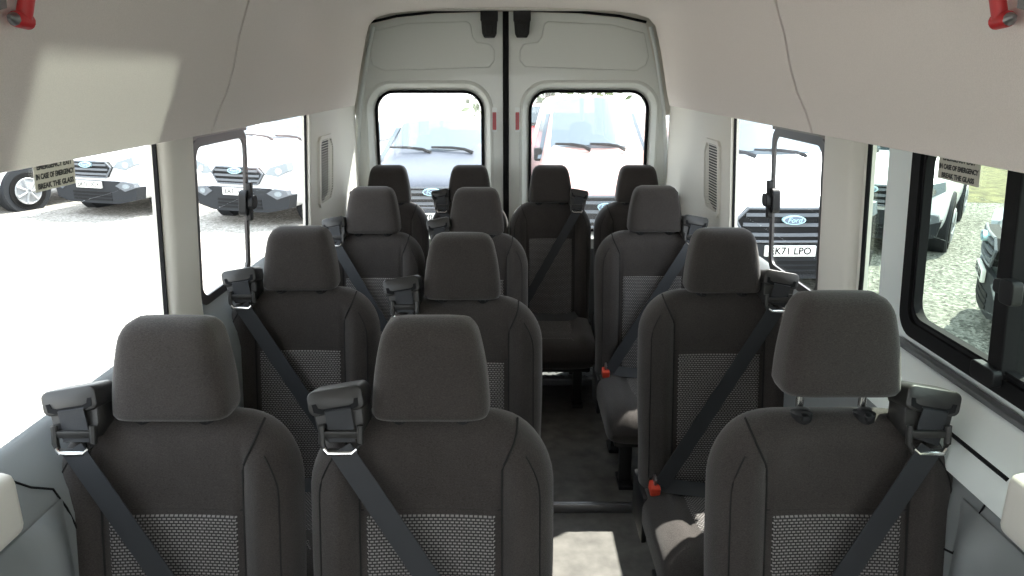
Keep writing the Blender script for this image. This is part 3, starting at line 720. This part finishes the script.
def vehicle(name, label, cat, x, y, h, paint, van=False, plate=None, screen='screen', steel=False, badge=True, detail=True):
    rz = math.atan2(h[0], -h[1])
    root = thing(name, label, cat, (x, y, GZ), rz)
    if van:
        st = [(0, .36, .74, .86, .93, .58), (.10, .27, .90, 1.00, 1.08, .74), (.40, .25, .98, 1.08, 1.17, .80), (.95, .25, 1.0, 1.14, 1.28, .82), (1.75, .25, 1.0, 1.18, 1.93, .70), (2.3, .25, 1.0, 1.18, 1.99, .72), (4.4, .25, 1.0, 1.18, 1.97, .72), (4.95, .25, .98, 1.18, 1.93, .70), (5.05, .40, .90, 1.1, 1.7, .66)]
        lamp_z, gr_z, gr_w, gr_h, ax = .82, .80, .56, .17, (.95, 3.9)
    else:
        st = [(0, .34, .70, .78, .85, .55), (.10, .26, .85, .93, .99, .68), (.45, .24, .90, .99, 1.07, .74), (1.10, .24, .92, 1.03, 1.17, .74), (1.80, .24, .92, 1.06, 1.60, .60), (2.3, .24, .92, 1.06, 1.68, .62), (3.5, .24, .92, 1.06, 1.65, .60), (4.2, .28, .90, 1.06, 1.25, .62), (4.4, .36, .80, .95, 1.02, .6)]
        lamp_z, gr_z, gr_w, gr_h, ax = .80, .79, .46, .125, (.88, 3.5)
    def half(s):
        yy, zb, w, zs, zt, wt = s
        zm = (zb + zs) / 2
        if zt - zs < .2: mid = [(w * .97, zs), (wt * 1.0, zt - .03), (wt * .75, zt)]
        else: mid = [(w * .97, zs), (wt * 1.02, zt - .09), (wt * .85, zt - .02)]
        return [(0, zb), (w * .8, zb), (w * .98, zb + .10), (w, zm)] + mid + [(0, zt + .015)]
    mb = MB(); R = []
    for s in st:
        hp = half(s); ring = [Vector((px, s[0], pz)) for px, pz in hp] + [Vector((-px, s[0], pz)) for px, pz in reversed(hp[1:-1])]
        R.append(ring)
    mb.rings(R); mb.build('body', paint, root, subsurf=2)
    # windscreen
    a, b = st[3], st[4]; mb = MB(); rows = []
    for i in range(7):
        t = .09 + .84 * i / 6
        wv = (a[5] * (1 - t) + b[5] * t) * .93; zz = a[4] * (1 - t) + b[4] * t; yy = a[0] * (1 - t) + b[0] * t
        rows.append([Vector((wv * k / 6, yy + .10 * (k / 6) ** 2 - .005, zz + (.105 if van else .062) - .05 * (k / 6) ** 2)) for k in range(-6, 7)])
    back = [[p + Vector((0, .02, -.12 if van else -.08)) for p in r] for r in rows]
    mb.grid(rows); mb.grid(back); mb.grid([rows[0], back[0]]); mb.grid([rows[-1], back[-1]])
    ws = mb.build('windscreen', M[screen], root)
    for k in (-1, 1):
        mb = MB(); x0 = .48 if k > 0 else -.10
        zz = a[4] + (.125 if van else .085); yy = a[0] + .03
        mb.tube([(x0, yy - .03, zz - .02), (x0 - .12, yy + .0, zz + .025), (x0 - .30, yy + .02, zz + .045), (x0 - .58, yy + .05, zz + .05)], .013, 6, rr=[.026, .022, .02, .014]); mb.build('wiper', M['black'], root)
    # side windows
    for sd in (-1, 1):
        mb = MB()
        if van: q = [(1.25, 1.25), (2.75, 1.25), (2.75, 1.78), (1.85, 1.78)]
        else: q = [(1.45, 1.10), (3.55, 1.10), (3.2, 1.50), (1.95, 1.52)]
        zs, zt = (1.18, 1.93) if van else (1.06, 1.62); w0, w1 = (.97, .715) if van else (.895, .62)
        fn = lambda yy, z, d: Vector((sd * (w0 + (w1 - w0) * (z - zs) / (zt - zs) + d), yy, z))
        mb.prism(q, fn, -.05, .018); mb.build('side_window', M[screen], root, smooth=False)
        mb = MB(); mx = sd * (.95 if van else .93); mz, my = (1.28, 1.35) if van else (1.10, 1.45)
        mb.box(mx - .07, mx + .07, my - .05, my + .06, mz - .07, mz + .10, .03); mb.box(min(mx - sd * .2, mx), max(mx - sd * .2, mx), my - .02, my + .03, mz - .04, mz, .01)
        mb.build('mirror', M['black'] if van else paint, root)
    # front end
    ff = lambda u, z, d: Vector((u, d + .10 * (abs(u) / .9) ** 2, z))
    gp = [(-gr_w, gr_z + gr_h * .25), (-gr_w * .80, gr_z + gr_h), (gr_w * .80, gr_z + gr_h), (gr_w, gr_z + gr_h * .25), (gr_w * .78, gr_z - gr_h), (-gr_w * .78, gr_z - gr_h)]
    def fprism(mb, poly, d0, d1):
        # outline cut into strips so that it follows the rounded nose
        bm2 = MB(); n = 10; u0, u1 = min(p[0] for p in poly), max(p[0] for p in poly)
        us = sorted(set([u0 + (u1 - u0) * i / n for i in range(n + 1)] + [p[0] for p in poly]))
        def span(u):
            zz = []
            for i in range(len(poly)):
                (xa, za), (xb, zb) = poly[i], poly[(i + 1) % len(poly)]
                if abs(xa - xb) < 1e-9:
                    if abs(u - xa) < 1e-9: zz += [za, zb]
                elif min(xa, xb) - 1e-9 <= u <= max(xa, xb) + 1e-9: zz.append(za + (zb - za) * (u - xa) / (xb - xa))
            return min(zz), max(zz)
        R = []
        for u in us:
            lo, hi = span(u)
            if hi - lo < .004: lo, hi = lo - .002, hi + .002
            R.append([ff(u, lo, d0), ff(u, hi, d0), ff(u, hi, d1), ff(u, lo, d1)])
        mb.rings(R); bm2.bm.free(); return mb
    mb = MB(); fprism(mb, gp, -.055, .12); gr = mb.build('grille', M['grille'], root, smooth=False)
    mb = MB()
    for i in range(3):
        z = gr_z + gr_h * (.62 - .60 * i); w = gr_w * (.84 if i != 1 else .88)
        fprism(mb, [(-w, z - .017), (w, z - .017), (w, z + .017), (-w, z + .017)], -.075, -.04)
    # pale surround
    for (p, q) in zip(gp, gp[1:] + gp[:1]):
        mb.tube([ff(p[0] + (q[0] - p[0]) * i / 6, p[1] + (q[1] - p[1]) * i / 6, -.058) for i in range(7)], .014, 6)
    mb.build('grille_bars', M['slat'], gr, smooth=False)
    if badge:
        bz = gr_z + gr_h * (.62 if not van else .35)
        mb = MB(); el = [(.115 * math.cos(2 * PI * k / 24), bz + .046 * math.sin(2 * PI * k / 24)) for k in range(24)]
        mb.prism(el, lambda u, z, d: Vector((u, d, z)), -.105, -.05); bd = mb.build('badge', M['badge'], root, angle=30)
        mb = MB(); el = [(.102 * math.cos(2 * PI * k / 24), bz + .037 * math.sin(2 * PI * k / 24)) for k in range(24)]
        mb.prism(el, lambda u, z, d: Vector((u, d, z)), -.108, -.10); mb.build('badge_field', M['badge_blue'], bd, angle=30)
        text_mesh('badge_script', 'Ford', .075, M['badge'], Matrix.Translation((0, -.110, bz)) @ Matrix.Rotation(PI / 2, 4, 'X'), bd, .001, shear=.3)
    # lower bumper, fog lamps, intake, headlamps, plate
    bw = .86 if not van else .92
    mb = MB(); fprism(mb, [(-bw, .50), (-bw * .62, .60), (bw * .62, .60), (bw, .50), (bw * .96, .30), (bw * .6, .235), (-bw * .6, .235), (-bw * .96, .30)], -.05, .16)
    mb.build('lower_bumper', M['bumper'], root)
    mb = MB()
    for z in (.30, .355, .41): fprism(mb, [(-.40, z - .018), (.40, z - .018), (.40, z + .018), (-.40, z + .018)], -.058, 0)
    mb.build('lower_intake', M['grille'], root, smooth=False)
    for sd in (-1, 1):
        q = [(sd * .50, .53), (sd * .62, .60), (sd * .82, .575), (sd * .84, .50), (sd * .66, .44)]
        mb = MB(); fprism(mb, q, -.062, .05); fl = mb.build('fog_lamp', M['slat'], root, smooth=False)
        mb = MB(); mb.prism([(sd * .69 + .06 * math.cos(k * PI / 8), .525 + .04 * math.sin(k * PI / 8)) for k in range(16)], ff, -.072, 0); mb.build('lens', M['lamp'], fl, smooth=False)
        q = [(sd * gr_w * 1.04, lamp_z + .02), (sd * (gr_w + .10), lamp_z + .12), (sd * bw * .97, lamp_z + .20), (sd * bw * .99, lamp_z + .08), (sd * bw * .80, lamp_z - .02)]
        mb = MB(); fprism(mb, q, -.03, .14); hl = mb.build('headlamp', M['lamp'], root, smooth=False)
        mb = MB(); mb.prism([(sd * bw * .82 + .05 * math.cos(k * PI / 8), lamp_z + .07 + .045 * math.sin(k * PI / 8)) for k in range(16)], ff, -.036, .05); mb.build('reflector_bowl', M['chrome'], hl, smooth=False)
    if plate:
        pz = .545 if not van else .535
        mb = MB(); mb.box(-.26, .26, -.085, -.05, pz - .056, pz + .056, .004); pl = mb.build('number_plate', M['white_label'], root)
        text_mesh('plate_characters', plate, .105, M['plate_ink'], Matrix.Translation((0, -.0875, pz)) @ Matrix.Rotation(PI / 2, 4, 'X') @ Matrix.Diagonal((.95, 1.0, 1, 1)), pl, .0006, bold=.0012)
    # wheels
    for yy in ax:
        for sd in (-1, 1):
            w0 = st[3][2]
            mb = MB(); mb.tube([(sd * (w0 - .25), yy, .36), (sd * (w0 - .012), yy, .36), (sd * (w0 + .012), yy, .36)], .42, 28, rr=[.43, .43, .41]); arch = mb.build('wheel_arch', M['bumper'], root)
            mb = MB(); mb.tube([(sd * (w0 - .21), yy, .335), (sd * (w0 - .19), yy, .335), (sd * (w0 - .01), yy, .335), (sd * (w0 + .022), yy, .335), (sd * (w0 + .024), yy, .335)], .33, 32, rr=[.31, .335, .335, .315, .24]); wh = mb.build('tyre', M['tyre'], root)
            mb = MB()
            mb.tube([(sd * (w0 - .02), yy, .335), (sd * (w0 + .026), yy, .335), (sd * (w0 + .028), yy, .335)], .23, 28, rr=[.23, .23, .22])
            mb.build('wheel_disc', M['grille'] if not steel else M['wheel'], wh)
            mb = MB()
            for k in range(7):
                an = 2 * PI * k / 7
                mb.tube([(sd * (w0 + .034), yy + .03 * math.cos(an), .335 + .03 * math.sin(an)), (sd * (w0 + .030), yy + .21 * math.cos(an), .335 + .21 * math.sin(an))], .022, 6, rr=[.026, .02])
            mb.tube([(sd * (w0 + .03), yy, .335), (sd * (w0 + .045), yy, .335)], .05, 12)
            ringp = [(sd * (w0 + .028), yy + .22 * math.cos(2 * PI * k / 28), .335 + .22 * math.sin(2 * PI * k / 28)) for k in range(29)]
            mb.tube(ringp, .014, 6); mb.build('spokes', M['wheel'], wh)
    return root
hl = (-.30, -.95)
vehicle('suv', 'white SUV with dark lower bumper seen past the sticker in the gravel-view window', 'car', -6.95, 12.1, hl, M['car_white'], plate='EA71 UCX', screen='screen_pale')
vehicle('suv', 'white SUV with hexagonal grille seen through the sliding pane of the window', 'car', -4.22, 11.3, hl, M['car_white'], plate='EA71 UKP', screen='screen_pale')
vehicle('van', 'white van at the end of the row, showing its silver front wheel', 'van', -9.75, 12.25, (-.42, -.91), M['car_white'], van=True, steel=True, plate=None, screen='screen_pale')
vehicle('car', 'blue-grey car parked behind the rear door window nearest the gravel yard', 'car', -1.0, 9.15, (0.02, -1), M['car_grey'], screen='screen_pale', plate='EK70 LRO')
rose = vehicle('van', 'red van in overexposed pale rose with black wipers behind the rear door window above the aisle', 'van', 1.035, 8.1, (0, -1), M['car_red_bleached'], van=True, screen='screen_pale', plate='EJ71 LPU')
rose.scale.x = .74
vehicle('van', 'white van with barred grille and EK71 LPO number plate', 'van', 2.845, 7.35, (0.0, -1), M['car_white'], van=True, plate='EK71 LPO', screen='screen_pale')
vehicle('car', 'white car showing its flank and front wheel through the black-framed window', 'car', 4.62, 9.42, (-.56, -.83), M['car_white'], plate=None)
vehicle('car', 'dark green car beyond the divider of the black-framed window', 'car', 4.36, 6.45, (-.886, .458), M['car_green'], plate='EO21 KXA')
vehicle('car', 'red car farther back, seen between the two vehicles behind the rear doors', 'car', .30, 14.6, (-.1, -.99), M['car_red'], plate=None)

# grass verge, trees, far building
mb = MB()
rows = []
for i in range(25):
    rows.append([Vector((6.6 + i * 1.2, 13.2 + j * 1.5 + .4 * math.sin(i * 1.3), GZ + (.004 if j == 0 else .03 + .10 * random.random() + .06 * j))) for j in range(9)])
mb.grid(rows); v = mb.build('grass_verge', M['grass']); tag(v, 'rough sunlit grass verge at the far side of the gravel', 'grass', kind='stuff')
def tree(x, y, h, r, label, seed):
    rnd = random.Random(seed)
    t = thing('tree', label, 'tree', (x, y, GZ))
    mb = MB(); mb.tube([(0, 0, 0), (.1, 0, h * .3), (0, .1, h * .6), (.1, .1, h * .85)], .2, 8, rr=[.25, .2, .13, .05]); mb.build('trunk', M['bark'], t)
    mb = MB()
    for k in range(1600):
        a, b = rnd.uniform(0, 2 * PI), math.acos(rnd.uniform(-1, 1)); q = r * (rnd.random() ** .4) * (1 + .25 * math.sin(3 * a) * math.sin(2 * b))
        p = Vector((q * math.sin(b) * math.cos(a), q * math.sin(b) * math.sin(a), h * .62 + q * .8 * math.cos(b)))
        u = Vector((rnd.gauss(0, 1), rnd.gauss(0, 1), rnd.gauss(0, 1))).normalized(); w = u.orthogonal().normalized(); s = rnd.uniform(.10, .2)
        mb.face([mb.v(p + u * s), mb.v(p + w * s * .5), mb.v(p - u * s), mb.v(p - w * s * .5)])
    mb.build('foliage', M['leaf'], t, smooth=False); return t
tree(1.2, 25, 4.0, 2.8, 'leafy green tree rising behind the red car beyond the rear doors', 3)

# ------------------------------------------------------------------ light, world, camera
w = bpy.data.worlds.new('sky'); sc.world = w; w.use_nodes = True
nt = w.node_tree; bg = nt.nodes['Background']
tc = nt.nodes.new('ShaderNodeTexCoord'); sp = nt.nodes.new('ShaderNodeSeparateXYZ'); rp = nt.nodes.new('ShaderNodeValToRGB')
nz = nt.nodes.new('ShaderNodeTexNoise'); nz.inputs['Scale'].default_value = 2.2; nz.inputs['Detail'].default_value = 6
ad = nt.nodes.new('ShaderNodeMath'); ad.operation = 'MULTIPLY_ADD'; ad.inputs[1].default_value = .7
nt.links.new(tc.outputs['Generated'], sp.inputs[0]); nt.links.new(tc.outputs['Generated'], nz.inputs['Vector'])
nt.links.new(nz.outputs['Fac'], ad.inputs[0]); nt.links.new(sp.outputs['Z'], ad.inputs[2]); nt.links.new(ad.outputs[0], rp.inputs['Fac'])
rp.color_ramp.elements[0].position = .25; rp.color_ramp.elements[0].color = (1, 1, 1, 1)
rp.color_ramp.elements[1].position = 1.1 if False else 1.0; rp.color_ramp.elements[1].color = (.80, .89, 1, 1)
nt.links.new(rp.outputs['Color'], bg.inputs['Color']); bg.inputs['Strength'].default_value = 2.0
SUN = Vector((-.54, -.46, -1.0))
sl = bpy.data.lights.new('sun', 'SUN'); sl.energy = 7.0; sl.angle = math.radians(.6); sl.color = (1, .95, .87)
so = bpy.data.objects.new('sun', sl); COL.objects.link(so); so.rotation_euler = SUN.to_track_quat('-Z', 'Y').to_euler()

cam = bpy.data.cameras.new('camera'); co = bpy.data.objects.new('camera', cam); COL.objects.link(co)
cam.sensor_width = 36; cam.lens = 730 / 1024 * 36; cam.clip_start = .02; cam.clip_end = 300
co.location = (0, 0, 1.6); co.rotation_euler = (PI / 2 - math.atan(211.5 / 730), 0, 0)
gl = bpy.data.lights.new('added_glint_spot', 'SPOT'); gl.energy = 110; gl.spot_size = math.radians(13); gl.spot_blend = .12; gl.shadow_soft_size = .03; gl.color = (1, .95, .90)  # added spot imitating reflected sun on the liner; no vehicle stands there
go = bpy.data.objects.new('added_glint_spot', gl); COL.objects.link(go); go.location = (3.0, .66, 1.19)
go.rotation_euler = (Vector((-.75, 1.25, 1.50)) - go.location).to_track_quat('-Z', 'Y').to_euler()
sc.camera = co
sc.view_settings.view_transform = 'Standard'; sc.view_settings.look = 'None'; sc.view_settings.gamma = 1; sc.view_settings.use_curve_mapping = False
sc.view_settings.exposure = 1.45
